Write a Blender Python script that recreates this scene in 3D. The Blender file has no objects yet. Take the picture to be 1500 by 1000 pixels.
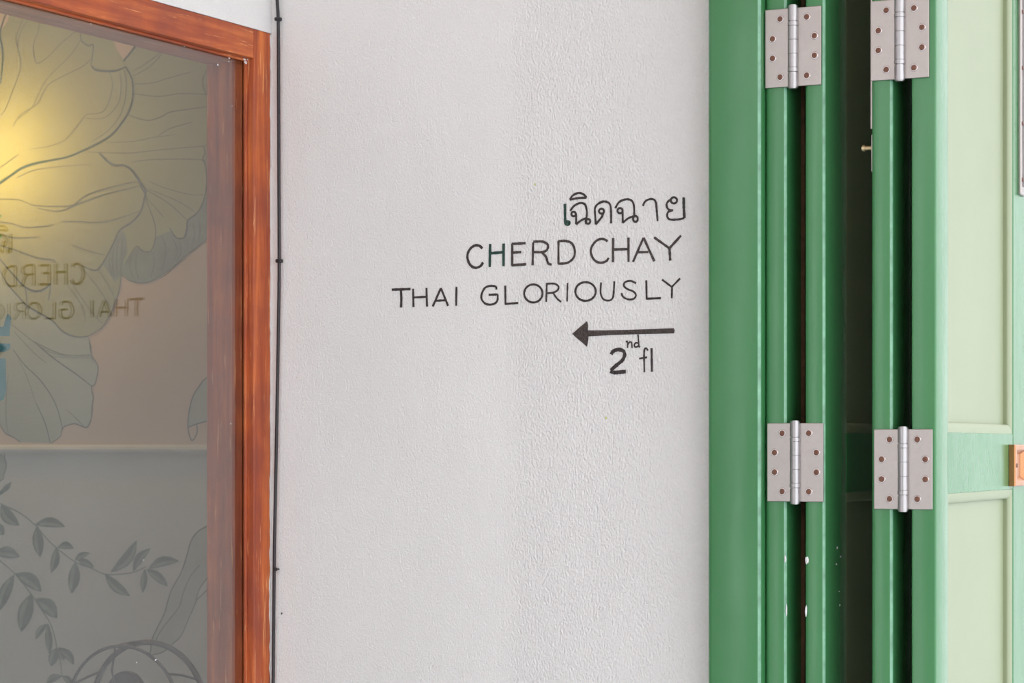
import bpy, bmesh, math, random
from mathutils import Vector, Matrix
from mathutils.geometry import tessellate_polygon
random.seed(7)
scene = bpy.context.scene
COL = scene.collection

# ------------------------------------------------------------------ camera
# World: white wall is the plane y = 0, x runs along it to the right, z up.
FPX, HORIZON, CX = 3428.0, 655.0, 750.0
DIST, CAMZ = 3.20, 1.45
WANG, MANG = math.radians(115.0), math.radians(27.92)
FWD = Vector((math.cos(WANG), math.sin(WANG), 0))
RGT = Vector((math.sin(WANG), -math.cos(WANG), 0))
UP = Vector((0, 0, 1))
CAM = Vector((0, 0, CAMZ)) - FWD * DIST
cd = bpy.data.cameras.new('camera'); cam = bpy.data.objects.new('camera', cd); COL.objects.link(cam)
cd.sensor_width = 36.0; cd.lens = FPX / 1500 * 36.0
cd.shift_y = (HORIZON - 500) / 1500
cd.clip_start = 0.05
cam.matrix_world = Matrix.Translation(CAM) @ Matrix((RGT, UP, -FWD)).transposed().to_4x4()
cd.dof.use_dof = True; cd.dof.focus_distance = 3.1; cd.dof.aperture_fstop = 10
scene.camera = cam

# ------------------------------------------------------------------ world, lights, exposure
w = bpy.data.worlds.new('overcast_sky'); scene.world = w; w.use_nodes = True
bg = w.node_tree.nodes['Background']
bg.inputs[0].default_value = (0.955, 0.98, 1.0, 1); bg.inputs[1].default_value = 2.95
vs = scene.view_settings
vs.view_transform = 'Standard'; vs.look = 'None'; vs.gamma = 1; vs.use_curve_mapping = False
vs.exposure = 0.0
SCONCE_POWER, ROOM_FILL_POWER = 4.6, 1.1

# ------------------------------------------------------------------ pixel helpers (measuring the place)
def ray(x, y): return FWD + RGT * ((x - CX) / FPX) + UP * ((HORIZON - y) / FPX)
def on_y(x, y, Y):
    r = ray(x, y); return CAM + r * ((Y - CAM.y) / r.y)
def on_x(x, y, X):
    r = ray(x, y); return CAM + r * ((X - CAM.x) / r.x)
# side wall frame: origin at the corner of the glass plane, T towards the viewer, N out of the wall
CORNER = on_y(381.15, HORIZON, 0); CORNER.z = 0
ang = WANG - MANG
T = -Vector((math.cos(ang), math.sin(ang), 0)); N = Vector((math.sin(ang), -math.cos(ang), 0))
def on_side(x, y, o):            # returns (t, z) on the plane N-offset o
    r = ray(x, y); k = (o - (CAM - CORNER).dot(N)) / r.dot(N)
    p = CAM + r * k; return (p - CORNER).dot(T), p.z
SIDE = Matrix.Translation(CORNER) @ Matrix((T, N, UP)).transposed().to_4x4()   # local (t, n, z)

# ------------------------------------------------------------------ materials
def mat(name):
    m = bpy.data.materials.new(name); m.use_nodes = True
    nt = m.node_tree; return m, nt, nt.nodes, nt.links, nt.nodes['Principled BSDF']
def coords(n, l, scale=(1, 1, 1), rot=(0, 0, 0)):
    tc = n.new('ShaderNodeTexCoord'); mp = n.new('ShaderNodeMapping')
    mp.inputs['Scale'].default_value = scale; mp.inputs['Rotation'].default_value = rot
    l.new(tc.outputs['Object'], mp.inputs['Vector']); return mp.outputs[0]
def noise(n, l, vec, scale, detail=3, rough=.55, dist=0):
    t = n.new('ShaderNodeTexNoise'); t.inputs['Scale'].default_value = scale
    t.inputs['Detail'].default_value = detail; t.inputs['Roughness'].default_value = rough
    t.inputs['Distortion'].default_value = dist
    l.new(vec, t.inputs['Vector']); return t.outputs['Fac']
def ramp(n, l, fac, stops):
    r = n.new('ShaderNodeValToRGB'); cr = r.color_ramp
    while len(cr.elements) < len(stops): cr.elements.new(.5)
    for e, (p, c) in zip(cr.elements, stops):
        e.position = p; e.color = (c[0], c[1], c[2], 1) if not isinstance(c, (int, float)) else (c, c, c, 1)
    l.new(fac, r.inputs[0]); return r.outputs[0]
def mixc(n, l, fac, a, b):
    m = n.new('ShaderNodeMix'); m.data_type = 'RGBA'
    if isinstance(fac, (int, float)): m.inputs[0].default_value = fac
    else: l.new(fac, m.inputs[0])
    for s, v in ((6, a), (7, b)):
        if isinstance(v, tuple): m.inputs[s].default_value = (*v[:3], 1)
        else: l.new(v, m.inputs[s])
    return m.outputs[2]
def bump(n, l, h, strength, dist, prev=None):
    b = n.new('ShaderNodeBump'); b.inputs['Strength'].default_value = strength; b.inputs['Distance'].default_value = dist
    l.new(h, b.inputs['Height'])
    if prev is not None: l.new(prev, b.inputs['Normal'])
    return b.outputs[0]
def plaster_relief(n, l, strong=1.0):
    """roller stipple: coarse to the right of the seam, finer to the left"""
    v = coords(n, l, (1, 1, .55))
    a = noise(n, l, v, 370, 3, .5, .3); c = noise(n, l, v, 750, 2, .5)
    sep = n.new('ShaderNodeSeparateXYZ'); tc = n.new('ShaderNodeTexCoord'); l.new(tc.outputs['Object'], sep.inputs[0])
    wob = noise(n, l, coords(n, l, (1, 1, 1)), 3, 2)
    ad = n.new('ShaderNodeMath'); ad.operation = 'MULTIPLY_ADD'; l.new(wob, ad.inputs[0]); ad.inputs[1].default_value = .05; l.new(sep.outputs[0], ad.inputs[2])
    mr = n.new('ShaderNodeMapRange'); mr.inputs[1].default_value = .015; mr.inputs[2].default_value = .05
    mr.inputs[3].default_value = .35; mr.inputs[4].default_value = 1.0; l.new(ad.outputs[0], mr.inputs[0])
    m1 = n.new('ShaderNodeMath'); m1.operation = 'MULTIPLY'; l.new(a, m1.inputs[0]); l.new(mr.outputs[0], m1.inputs[1])
    m2 = n.new('ShaderNodeMath'); m2.operation = 'MULTIPLY_ADD'; l.new(c, m2.inputs[0]); m2.inputs[1].default_value = .3; l.new(m1.outputs[0], m2.inputs[2])
    m3 = n.new('ShaderNodeMath'); m3.operation = 'MULTIPLY_ADD'; l.new(noise(n, l, coords(n, l, (1, 1, .5)), 18, 3), m3.inputs[0]); m3.inputs[1].default_value = .5; l.new(m2.outputs[0], m3.inputs[2])
    return bump(n, l, m3.outputs[0], .7 * strong, .005)
def make_wall():
    m, nt, n, l, b = mat('white_wall_paint')
    v = coords(n, l, (1, 1, .6))
    c = ramp(n, l, noise(n, l, v, 4, 4), [(.35, (.795, .785, .779)), (.65, (.828, .818, .812))])
    l.new(c, b.inputs['Base Color']); b.inputs['Roughness'].default_value = .75
    b.inputs['Specular IOR Level'].default_value = .25
    l.new(plaster_relief(n, l), b.inputs['Normal']); return m
def make_ink(name, base, lite, hi=.7):
    m, nt, n, l, b = mat(name)
    v = coords(n, l, (1, 1, 1))
    c = ramp(n, l, noise(n, l, v, 700, 4, .7), [(.35, base), (hi, lite)])
    l.new(c, b.inputs['Base Color']); b.inputs['Roughness'].default_value = .5
    l.new(plaster_relief(n, l), b.inputs['Normal']); return m
def make_wood(name, grain, dark=1.0):
    m, nt, n, l, b = mat(name)
    sc = {'z': (30, 30, 1.6), 't': (1.6, 30, 30)}[grain]
    v = coords(n, l, sc)
    base = ramp(n, l, noise(n, l, v, 2.2, 6, .65, .6), [(.28, (.27, .045, .016)), (.5, (.46, .095, .026)), (.72, (.72, .20, .05))])
    blot = ramp(n, l, noise(n, l, coords(n, l, (1, 1, 1)), 14, 3), [(.4, 0.0), (.7, 1.0)])
    c = mixc(n, l, blot, base, mixc(n, l, .5, base, (.20, .04, .03)))
    worn_or_glint = ramp(n, l, noise(n, l, coords(n, l, tuple(s * 2.2 for s in sc)), 3.0, 4, .7), [(.60, 0.0), (.70, 1.0)])
    c = mixc(n, l, worn_or_glint, c, (.80, .36, .15))
    l.new(c, b.inputs['Base Color']); b.inputs['Roughness'].default_value = .42
    l.new(bump(n, l, noise(n, l, v, 5, 5, .6), .35, .003), b.inputs['Normal']); return m
def make_green():
    m, nt, n, l, b = mat('green_gloss_paint')
    v = coords(n, l, (40, 40, 2.5))
    c = ramp(n, l, noise(n, l, coords(n, l, (1, 1, .35)), 9, 3), [(.3, (.042, .192, .066)), (.7, (.058, .222, .082))])
    l.new(c, b.inputs['Base Color']); b.inputs['Roughness'].default_value = .33
    r = ramp(n, l, noise(n, l, coords(n, l, (1, 1, .4)), 25, 3), [(.3, .19), (.7, .27)]); l.new(r, b.inputs['Roughness'])
    n1 = bump(n, l, noise(n, l, v, 3.2, 4, .6), .05, .001)
    l.new(bump(n, l, noise(n, l, coords(n, l, (1, 1, .5)), 30, 2), .15, .003, n1), b.inputs['Normal']); return m
def make_metal(name, c1, c2, rough, metallic=1.0, scale=60):
    m, nt, n, l, b = mat(name)
    v = coords(n, l, (1, 1, 1))
    f = noise(n, l, v, scale, 5, .65)
    l.new(ramp(n, l, f, [(.3, c1), (.7, c2)]), b.inputs['Base Color'])
    b.inputs['Metallic'].default_value = metallic
    l.new(ramp(n, l, f, [(.3, rough * .8), (.7, rough * 1.25)]), b.inputs['Roughness'])
    l.new(bump(n, l, noise(n, l, coords(n, l, (1, 1, .15)), 500, 2), .06, .001), b.inputs['Normal']); return m
def make_plain(name, c, rough=.6, var=.08, scale=12, spec=.3):
    m, nt, n, l, b = mat(name)
    f = noise(n, l, coords(n, l), scale, 3)
    l.new(ramp(n, l, f, [(.3, tuple(x * (1 - var) for x in c)), (.7, tuple(min(1, x * (1 + var)) for x in c))]), b.inputs['Base Color'])
    b.inputs['Roughness'].default_value = rough; b.inputs['Specular IOR Level'].default_value = spec; return m
def make_glass():
    m = bpy.data.materials.new('window_glass'); m.use_nodes = True
    nt = m.node_tree; n, l = nt.nodes, nt.links; n.clear()
    out = n.new('ShaderNodeOutputMaterial'); mx = n.new('ShaderNodeMixShader')
    tr = n.new('ShaderNodeBsdfTransparent'); gl = n.new('ShaderNodeBsdfGlossy'); gl.inputs['Roughness'].default_value = 0.0
    tr.inputs[0].default_value = (.97, .985, .975, 1)
    fr = n.new('ShaderNodeFresnel'); geo = n.new('ShaderNodeNewGeometry')
    mr = n.new('ShaderNodeMapRange'); mr.inputs[3].default_value = 2.08; mr.inputs[4].default_value = 1 / 2.08
    l.new(geo.outputs['Backfacing'], mr.inputs[0]); l.new(mr.outputs[0], fr.inputs[0])   # same reflectance at both faces of the pane
    l.new(fr.outputs[0], mx.inputs[0]); l.new(tr.outputs[0], mx.inputs[1]); l.new(gl.outputs[0], mx.inputs[2])
    l.new(mx.outputs[0], out.inputs[0]); return m
def make_emit(name, c, s):
    m = bpy.data.materials.new(name); m.use_nodes = True
    nt = m.node_tree; n, l = nt.nodes, nt.links; n.clear()
    o = n.new('ShaderNodeOutputMaterial'); e = n.new('ShaderNodeEmission'); e.inputs[0].default_value = (*c, 1); e.inputs[1].default_value = s
    l.new(e.outputs[0], o.inputs[0]); return m
M = dict(
    wall=make_wall(), ink=make_ink('black_brown_wall_paint', (.014, .010, .010), (.07, .052, .05)),
    ink_green=make_ink('dark_green_wall_paint', (.008, .03, .024), (.02, .085, .06)),
    ink_dry=make_ink('dry_brushed_brown_paint', (.02, .014, .013), (.105, .078, .072)),
    wood_v=make_wood('stained_wood_upright', 'z'), wood_h=make_wood('stained_wood_cross', 't'),
    green=make_green(), steel=make_metal('brushed_steel', (.40, .362, .348), (.48, .44, .425), .42),
    mint=make_plain('pale_mint_panel_paint', (.29, .335, .205), .4, .03, 6, .5),
    pin=make_metal('steel_barrel', (.36, .345, .355), (.43, .415, .425), .34),
    screw=make_metal('rusty_screw', (.10, .04, .028), (.28, .15, .11), .45, .8, 900),
    screw_rim=make_metal('bright_countersink', (.42, .38, .37), (.55, .5, .5), .25),
    copper=make_metal('copper_plate', (.46, .20, .09), (.52, .24, .12), .30, 1.0, 12),
    black=make_plain('black_rubber', (.022, .020, .025), .45, .2, 80, .5),
    worn_or_glint=make_plain('pale_green_edge_glint', (.19, .40, .27), .35, .25, 60, .5),  # pale tone paints a highlight onto the rounded door edges
    bare=make_plain('bare_brown_wood', (.10, .05, .022), .7, .3, 60),
    mural_up=make_plain('cream_pink_wall_paint', (.53, .43, .335), .8, .03, 5),
    mural_low=make_plain('pale_grey_wall_paint', (.55, .58, .57), .8, .03, 5),
    sage=make_plain('sage_mural_paint', (.30, .33, .185), .8, .08, 5),
    sage_pale=make_plain('pale_sage_mural_paint', (.33, .39, .335), .8, .08, 6),
    fold=make_plain('blue_grey_mural_paint', (.20, .25, .21), .8, .15, 25),
    line=make_plain('grey_green_mural_line', (.085, .12, .11), .8, .12, 40),
    line_dark=make_plain('dark_green_mural_line', (.045, .09, .06), .8, .12, 40),
    line_faint=make_plain('faint_mural_line', (.15, .175, .115), .8, .08, 40),
    vine=make_plain('vine_mural_paint', (.085, .145, .135), .8, .2, 45),
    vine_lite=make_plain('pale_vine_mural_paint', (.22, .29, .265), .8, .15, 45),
    lance=make_plain('faint_grey_green_mural_wash', (.42, .47, .45), .8, .12, 30),
    teal=make_plain('teal_vinyl', (.006, .095, .11), .5, .05, 20),
    fan=make_plain('dark_fan_enamel', (.045, .045, .065), .4, .1, 30, .5),
    floor=make_plain('warm_cement_floor', (.48, .50, .54), .6, .1, 3),
    ceil=make_plain('pinkish_ceiling_paint', (.78, .58, .51), .8, .03, 3),
    inner=make_plain('pale_interior_paint', (.62, .60, .56), .8, .03, 3),
    added_facade=make_plain('added_facade_white', (.84, .85, .84), .8, .03, 3),
    chip=make_plain('white_paint_drips', (.72, .72, .74), .6, .1, 100),
    spot=make_plain('yellow_paint_speck', (.62, .66, .25), .6, .1, 100),
    leaf=make_plain('green_plant_leaf', (.10, .30, .06), .5, .25, 30),
    brass=make_metal('dull_brass', (.50, .40, .22), (.62, .52, .32), .35),
    glass=make_glass(), bulb=make_emit('warm_bulb', (1.0, .72, .28), 9.0), diff=make_emit('fill_lamp_diffuser', (1.0, .97, .92), 2.0),
)

# ------------------------------------------------------------------ object helpers
def tag(o, label=None, category=None, group=None, kind=None):
    for k, v in (('label', label), ('category', category), ('group', group), ('kind', kind)):
        if v: o[k] = v
    return o
def empty(name, loc, **kw):
    o = bpy.data.objects.new(name, None); o.empty_display_size = .05; o.location = loc; COL.objects.link(o); return tag(o, **kw)
def link(name, me, material, parent=None, smooth=False, **kw):
    if isinstance(material, str): material = M[material]
    if not me.materials: me.materials.append(material)
    if smooth: me.polygons.foreach_set('use_smooth', [True] * len(me.polygons))
    o = bpy.data.objects.new(name, me); COL.objects.link(o)
    if parent is not None:
        o.parent = parent
        o.matrix_parent_inverse = Matrix.Translation(parent.location).inverted()
    return tag(o, **kw)
def bm_mesh(bm, name):
    bmesh.ops.recalc_face_normals(bm, faces=bm.faces)
    me = bpy.data.meshes.new(name); bm.to_mesh(me); bm.free(); return me
def add_box(bm, lo, hi, bev=0, seg=2, mtx=None):
    b2 = bmesh.new(); bmesh.ops.create_cube(b2, size=1)
    s = [hi[i] - lo[i] for i in range(3)]; c = [(hi[i] + lo[i]) / 2 for i in range(3)]
    for v in b2.verts: v.co = Vector((v.co.x * s[0] + c[0], v.co.y * s[1] + c[1], v.co.z * s[2] + c[2]))
    if bev: bmesh.ops.bevel(b2, geom=b2.edges[:], offset=bev, segments=seg, profile=.5, affect='EDGES', clamp_overlap=True)
    if mtx is not None: b2.transform(mtx)
    me = bpy.data.meshes.new('t'); b2.to_mesh(me); b2.free(); bm.from_mesh(me); bpy.data.meshes.remove(me)
def box(name, lo, hi, material, parent=None, bev=0, seg=2, mtx=None, **kw):
    bm = bmesh.new(); add_box(bm, lo, hi, bev, seg, mtx)
    return link(name, bm_mesh(bm, name), material, parent, **kw)
def add_cyl(bm, c, axis, r, h, n=20, r2=None, bev=0):
    b2 = bmesh.new(); bmesh.ops.create_cone(b2, cap_ends=True, segments=n, radius1=r, radius2=r if r2 is None else r2, depth=h)
    if bev: bmesh.ops.bevel(b2, geom=[e for e in b2.edges if abs(e.verts[0].co.z - e.verts[1].co.z) < 1e-7], offset=bev, segments=2, affect='EDGES')
    b2.transform(Matrix.Translation(c) @ Vector(axis).to_track_quat('Z', 'Y').to_matrix().to_4x4())
    me = bpy.data.meshes.new('t'); b2.to_mesh(me); b2.free(); bm.from_mesh(me); bpy.data.meshes.remove(me)
def cyl(name, c, axis, r, h, material, parent=None, n=20, r2=None, bev=0, smooth=True, **kw):
    bm = bmesh.new(); add_cyl(bm, c, axis, r, h, n, r2, bev)
    o = link(name, bm_mesh(bm, name), material, parent, **kw)
    if smooth:
        pass
    return o
def tube_mesh(pts, r, n=8, closed=False):
    pts = [Vector(p) for p in pts]; bm = bmesh.new(); rings = []; m = len(pts)
    for i, p in enumerate(pts):
        a = pts[(i - 1) % m] if (closed or i) else p; b = pts[(i + 1) % m] if (closed or i < m - 1) else p
        d = (b - a).normalized(); q = d.to_track_quat('Z', 'Y') if abs(d.z) < .99 else d.to_track_quat('Z', 'X')
        if rings:
            pass
        rings.append([bm.verts.new(p + q @ Vector((r * math.cos(2 * math.pi * k / n), r * math.sin(2 * math.pi * k / n), 0))) for k in range(n)])
    for i in range(m if closed else m - 1):
        A, B = rings[i], rings[(i + 1) % m]
        off = min(range(n), key=lambda s: sum((A[k].co - B[(k + s) % n].co).length for k in range(0, n, 2)))
        for k in range(n): bm.faces.new((A[k], A[(k + 1) % n], B[(k + 1 + off) % n], B[(k + off) % n]))
    if not closed:
        bm.faces.new(rings[0]); bm.faces.new(rings[-1])
    return bm_mesh(bm, 'tube')
def spline(pts, per=6):
    if len(pts) < 3: 
        a, b = pts; k = 8
        return [(a[0] + (b[0] - a[0]) * i / k, a[1] + (b[1] - a[1]) * i / k) for i in range(k + 1)]
    closed = pts[0] == pts[-1]; out = []
    P = list(pts)
    for i in range(len(P) - 1):
        p1, p2 = P[i], P[i + 1]
        p0 = P[i - 1] if i else (P[-2] if closed else p1); p3 = P[i + 2] if i + 2 < len(P) else (P[1] if closed else p2)
        for k in range(per):
            t = k / per
            out.append(tuple(.5 * (2 * p1[j] + (p2[j] - p0[j]) * t + (2 * p0[j] - 5 * p1[j] + 4 * p2[j] - p3[j]) * t * t + (3 * p1[j] - p0[j] - 3 * p2[j] + p3[j]) * t ** 3) for j in (0, 1)))
    out.append(P[-1]); return out
def circle_pts(cx, cy, rx, ry=None, n=14, a0=0):
    ry = ry or rx
    p = [(cx + rx * math.cos(a0 + 2 * math.pi * k / n), cy + ry * math.sin(a0 + 2 * math.pi * k / n)) for k in range(n)]
    return p + [p[0]]
def add_ribbon(bm, px, width, Y, lift, taper=0, jit=.10, smooth=True, corner=False):
    """a painted stroke on the plane y = Y; px in photograph pixels, width in pixels"""
    q = px if corner else spline(px)
    w3 = [on_y(x, y, Y) for x, y in q]; k = (w3[0] - CAM).dot(FWD) / FPX
    n = len(w3); L = []; R = []
    for i, p in enumerate(w3):
        d = (w3[min(i + 1, n - 1)] - w3[max(i - 1, 0)]); d.y = 0
        if d.length < 1e-9: d = Vector((1, 0, 0))
        d.normalize(); nn = Vector((-d.z, 0, d.x))
        t = i / (n - 1); ww = width * k * .5 * (1 + random.uniform(-jit, jit))
        if taper: ww *= max(.15, math.sin(math.pi * min(1, max(0, .08 + .84 * t)))) ** taper
        L.append(bm.verts.new((p.x + nn.x * ww, Y - lift, p.z + nn.z * ww))); R.append(bm.verts.new((p.x - nn.x * ww, Y - lift, p.z - nn.z * ww)))
    for i in range(n - 1): bm.faces.new((L[i], R[i], R[i + 1], L[i + 1]))
def add_poly(bm, px, Y, lift, curve=False):
    q = spline(list(px) + [px[0]], 4)[:-1] if curve else px
    w3 = [on_y(x, y, Y) for x, y in q]; vs_ = [bm.verts.new((p.x, Y - lift, p.z)) for p in w3]
    for t in tessellate_polygon([[Vector((p.x, p.z, 0)) for p in w3]]):
        try: bm.faces.new([vs_[i] for i in t])
        except ValueError: pass
def face_cam(bm, name):
    for f in bm.faces:
        f.normal_update()
        if f.normal.y > 0: f.normal_flip()
    me = bpy.data.meshes.new(name); bm.to_mesh(me); bm.free(); return me

# ------------------------------------------------------------------ key positions
WALL_O = (on_y(398.5, HORIZON, 0) - CORNER).dot(N)            # side wall surface in front of the glass plane
MY = 0.55                                                   # mural wall plane
JF, LF = -0.046, -0.030                                     # front of jamb board, front of folded door leaves
XW_END = on_y(1035.5, HORIZON, 0).x
CEIL = 3.0
corner_x = CORNER.x

# ------------------------------------------------------------------ structure
S = dict(kind='structure')
box('wall_back', (corner_x - .02, 0, 0), (XW_END + .05, .10, CEIL), 'wall', label='white plastered wall with hand painted lettering', category='wall', **S)
# side wall with the window opening: local (t, n, z)
FO = WALL_O - .0015
t_out, _ = on_side(396.6, 600, FO); t_in, _ = on_side(372.3, 600, FO)
FW = t_in - t_out                                            # width of the frame face
_, z_out = on_side(386.6, 46, FO); z_in = z_out - FW
OPEN_T1, OPEN_Z0 = t_out + 1.25, .35
bm = bmesh.new()
NB = -.061
add_box(bm, (-.70, NB, 0), (t_out + .0003, WALL_O, CEIL), 0)
add_box(bm, (t_out + .0003, NB, z_out - .0003), (OPEN_T1 + .02, WALL_O, CEIL), 0)
add_box(bm, (t_out + .0003, NB, 0), (OPEN_T1 + .02, WALL_O, OPEN_Z0), 0)
add_box(bm, (OPEN_T1 + .02, NB, 0), (2.3, WALL_O, CEIL), 0)
bm.transform(SIDE)
link('wall_left', bm_mesh(bm, 'wall_left'), 'wall', label='white plastered side wall around the stained wood window', category='wall', **S)
box('floor', (-3.2, -6.0, -.05), (15.0, 6.2, 0), 'floor', label='cement floor', category='floor', **S)
box('ceiling', (-3.2, -3.2, CEIL), (2.6, 1.0, CEIL + .1), 'ceil', label='pinkish ceiling overhead', category='ceiling', **S)

# unseen walls added to steer the skylight, leaving the right side open
box('wall_sky_block', (-.8, -4.8, 0), (2.6, -4.6, CEIL), 'inner', label='added pale wall behind the viewer that shuts off sky light', category='wall', **S)
box('wall_added_facade', (.3, 6.0, 0), (14.0, 6.3, 7.0), 'added_facade', label='added pale wall that dims the sky reflected in the doors', category='wall', **S)  # added to lower the sky reflection on the last door leaf

# interior behind the window
z_d0 = on_y(150, 665, MY).z; z_d1 = on_y(150, 651, MY).z; z_mid = (z_d0 + z_d1) / 2
ix0, ix1 = corner_x - 2.2, corner_x - .01
mw = box('wall_mural', (ix0, MY, z_mid), (ix1 + .06, MY + .1, CEIL), 'mural_up', label='cream pink upper wall behind the glass carrying the lotus mural', category='wall', **S)
box('wall_mural_lower', (ix0, MY, 0), (ix1 + .06, MY + .1, z_mid), 'mural_low', label='pale grey lower wall behind the glass below the moulding', category='wall', **S)
bm = bmesh.new(); b2 = bmesh.new()
pr = [(0, z_d0), (.006, z_d0 + .0005), (.0115, z_d0 + .004), (.013, z_mid), (.0115, z_d1 - .004), (.006, z_d1 - .0005), (0, z_d1)]
A = [bm.verts.new((ix0, MY - a, z)) for a, z in pr]; B = [bm.verts.new((ix1 + .04, MY - a, z)) for a, z in pr]
for i in range(len(pr) - 1): bm.faces.new((A[i], A[i + 1], B[i + 1], B[i]))
bm.faces.new(A); bm.faces.new(B); b2.free()
link('trim_1', bm_mesh(bm, 'dado'), 'mural_low', smooth=False, label='half round dado moulding across the mural wall behind the glass', category='moulding', **S)
box('wall_far_left', (ix0 - .1, -2.2, 0), (ix0, MY + .1, CEIL), 'inner', label='pale interior wall at the far left', category='wall', **S)
box('wall_front', (ix0, -2.3, 0), (corner_x - .2, -2.2, CEIL), 'inner', label='pale interior wall closing the room', category='wall', **S)

# ------------------------------------------------------------------ window with stained wood frame
win = empty('window_1', SIDE @ Vector((t_out, 0, OPEN_Z0)), label='glazed window in a weathered orange red stained wood frame', category='window', **S)
GT = .0012                                                   # half pane thickness
def sbox(name, t0, t1, n0, n1, z0, z1, material, parent, bev=.0015, **kw):
    # mesh kept in local (t, n, z) axes so that the wood grain follows the member
    bm = bmesh.new(); add_box(bm, (t0, n0, z0), (t1, n1, z1), bev, 2)
    me = bm_mesh(bm, name); o = link(name, me, material)
    o.parent = parent; o.matrix_parent_inverse = Matrix.Translation(parent.location).inverted(); o.matrix_basis = SIDE
    return tag(o, **kw)
LIN_B = -.0615
t_lin, _ = on_side(355.5, 600, 0.0)                           # where the lining stands behind the glass
d_lin = t_lin - t_in
print('d_lin', d_lin, 'FO', FO, 'FW', FW)
d_lin = max(.003, d_lin); t_lin = t_in + d_lin; z_lin = z_in - d_lin
zb = OPEN_Z0
sbox('jamb', t_out, t_in, .004, FO, zb, z_out, 'wood_v', win, .002)
sbox('jamb', OPEN_T1 - FW, OPEN_T1, .004, FO, zb, z_out, 'wood_v', win, .002)
sbox('head', t_in + .0002, OPEN_T1 - FW, .004, FO, z_in, z_out, 'wood_h', win, .002)
sbox('sill', t_in + .0002, OPEN_T1 - FW, .004, FO + .01, zb, zb + .05, 'wood_h', win, .003)
# lining behind the pane
sbox('lining', t_out, t_lin, LIN_B, -GT - .0003, zb, z_out, 'wood_v', win, .0008)
sbox('lining', OPEN_T1 - FW, OPEN_T1, LIN_B, -GT - .0003, zb, z_out, 'wood_v', win, .0008)
sbox('lining', t_lin, OPEN_T1 - FW, LIN_B, -GT - .0003, z_lin, z_out, 'wood_h', win, .0008)
# glazing beads between frame and pane
BO = GT + .0055
sbox('glazing_bead', t_in - .001, t_lin + .0005, GT + .0003, BO, zb + .05, z_in + .002, 'wood_v', win, .0016)
sbox('glazing_bead', t_in, OPEN_T1 - FW, GT + .0003, BO, z_lin - .0005, z_in + .001, 'wood_h', win, .0016)
pane = sbox('pane', t_out + .006, OPEN_T1 - .006, -GT, GT, zb + .004, z_out - .006, 'glass', win, 0, label='reflective glass pane')
# plaster and paint drips on the glass near the top corner, and stray specks
def blobs(name, px, material, parent, o_n, rad):
    bm = bmesh.new()
    for (x, y, s) in px:
        t, z = on_side(x, y, o_n); r = rad * s
        c = bm.verts.new((t, o_n + .0008 * s, z)); rim = []
        for k in range(9):
            a = 2 * math.pi * k / 9; rr = r * random.uniform(.6, 1.25)
            rim.append(bm.verts.new((t + rr * 1.6 * math.cos(a), o_n + .0001, z + rr * math.sin(a))))
        for k in range(9): bm.faces.new((c, rim[k], rim[(k + 1) % 9]))
    bmesh.ops.recalc_face_normals(bm, faces=bm.faces)
    me = bpy.data.meshes.new(name); bm.to_mesh(me); bm.free(); o = link(name, me, material)
    o.parent = parent; o.matrix_parent_inverse = Matrix.Translation(parent.location).inverted(); o.matrix_basis = SIDE
    return o
tag(blobs('paint_fleck', [(200, 970, .8), (228, 966, 1.1), (210, 820, .6), (163, 36, 1.3), (172, 38, 1.6), (175, 40, .9), (188, 45, .7), (133, 35, .6), (270, 68, .9), (268, 65, .7), (336, 85, 1.2), (335, 90, .8), (319, 95, .9), (256, 59, 1.2), (261, 60, .8), (275, 66, .8), (340, 155, .5), (338, 620, .5), (105, 17, .8)], 'chip', win, GT, .0013), kind='stuff')
tag(blobs('plaster_chip', [(360, 92, 1.5), (364, 86, 1.8), (367, 97, 1.6), (358, 87, 1.2), (366, 103, 1.2)], 'chip', win, BO, .0016), kind='stuff')

# rough plaster lip where the wall paint meets the frame
bm = bmesh.new(); prev = None
for i in range(90):
    y = 52 + (1000 - 52) * i / 89
    t, z = on_side(396.5 + random.uniform(-.9, .9) - (1.2 if y > 700 else 0), y, FO)
    a = bm.verts.new((t + .001, FO + .0006, z)); b = bm.verts.new((t_out - .006, WALL_O - .0005, z)); c = bm.verts.new((t + .001, FO - .004, z))
    if prev: bm.faces.new((prev[0], a, b, prev[1])); bm.faces.new((prev[2], c, a, prev[0]))
    prev = (a, b, c)
bm.transform(SIDE)
link('plaster_lip', bm_mesh(bm, 'plaster_lip'), 'wall', bpy.data.objects['wall_left'])

# teal letters stuck to the glass at the left edge of the view
def side_poly(bm, px, o_n):
    w2 = [on_side(x, y, o_n) for x, y in px]; F = []
    vf = [bm.verts.new((t, o_n, z)) for t, z in w2]
    for tri in tessellate_polygon([[Vector((t, z, 0)) for t, z in w2]]): bm.faces.new([vf[i] for i in tri])
dec = empty('window_sticker', SIDE @ Vector((on_side(0, 520, 0)[0], 0, on_side(0, 520, 0)[1])), label='teal sticker lettering on the glass at the left edge', category='sticker')
for poly in ([(-40, 470), (-34, 466), (-26, 480), (-4, 480), (5, 478), (8, 466), (11.5, 459), (16.5, 465), (14, 492), (-4, 492), (-40, 490)],
             [(-40, 503), (15.8, 503), (14.5, 511), (8, 515), (-40, 516)],
             [(-24, 525), (8.3, 525), (9.2, 573), (5, 585), (-3, 588), (-24, 586)]):
    bm = bmesh.new(); side_poly(bm, poly, -GT - .0003); bm.transform(SIDE)
    link('letter', bm_mesh(bm, 'letter'), 'teal', dec)

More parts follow.
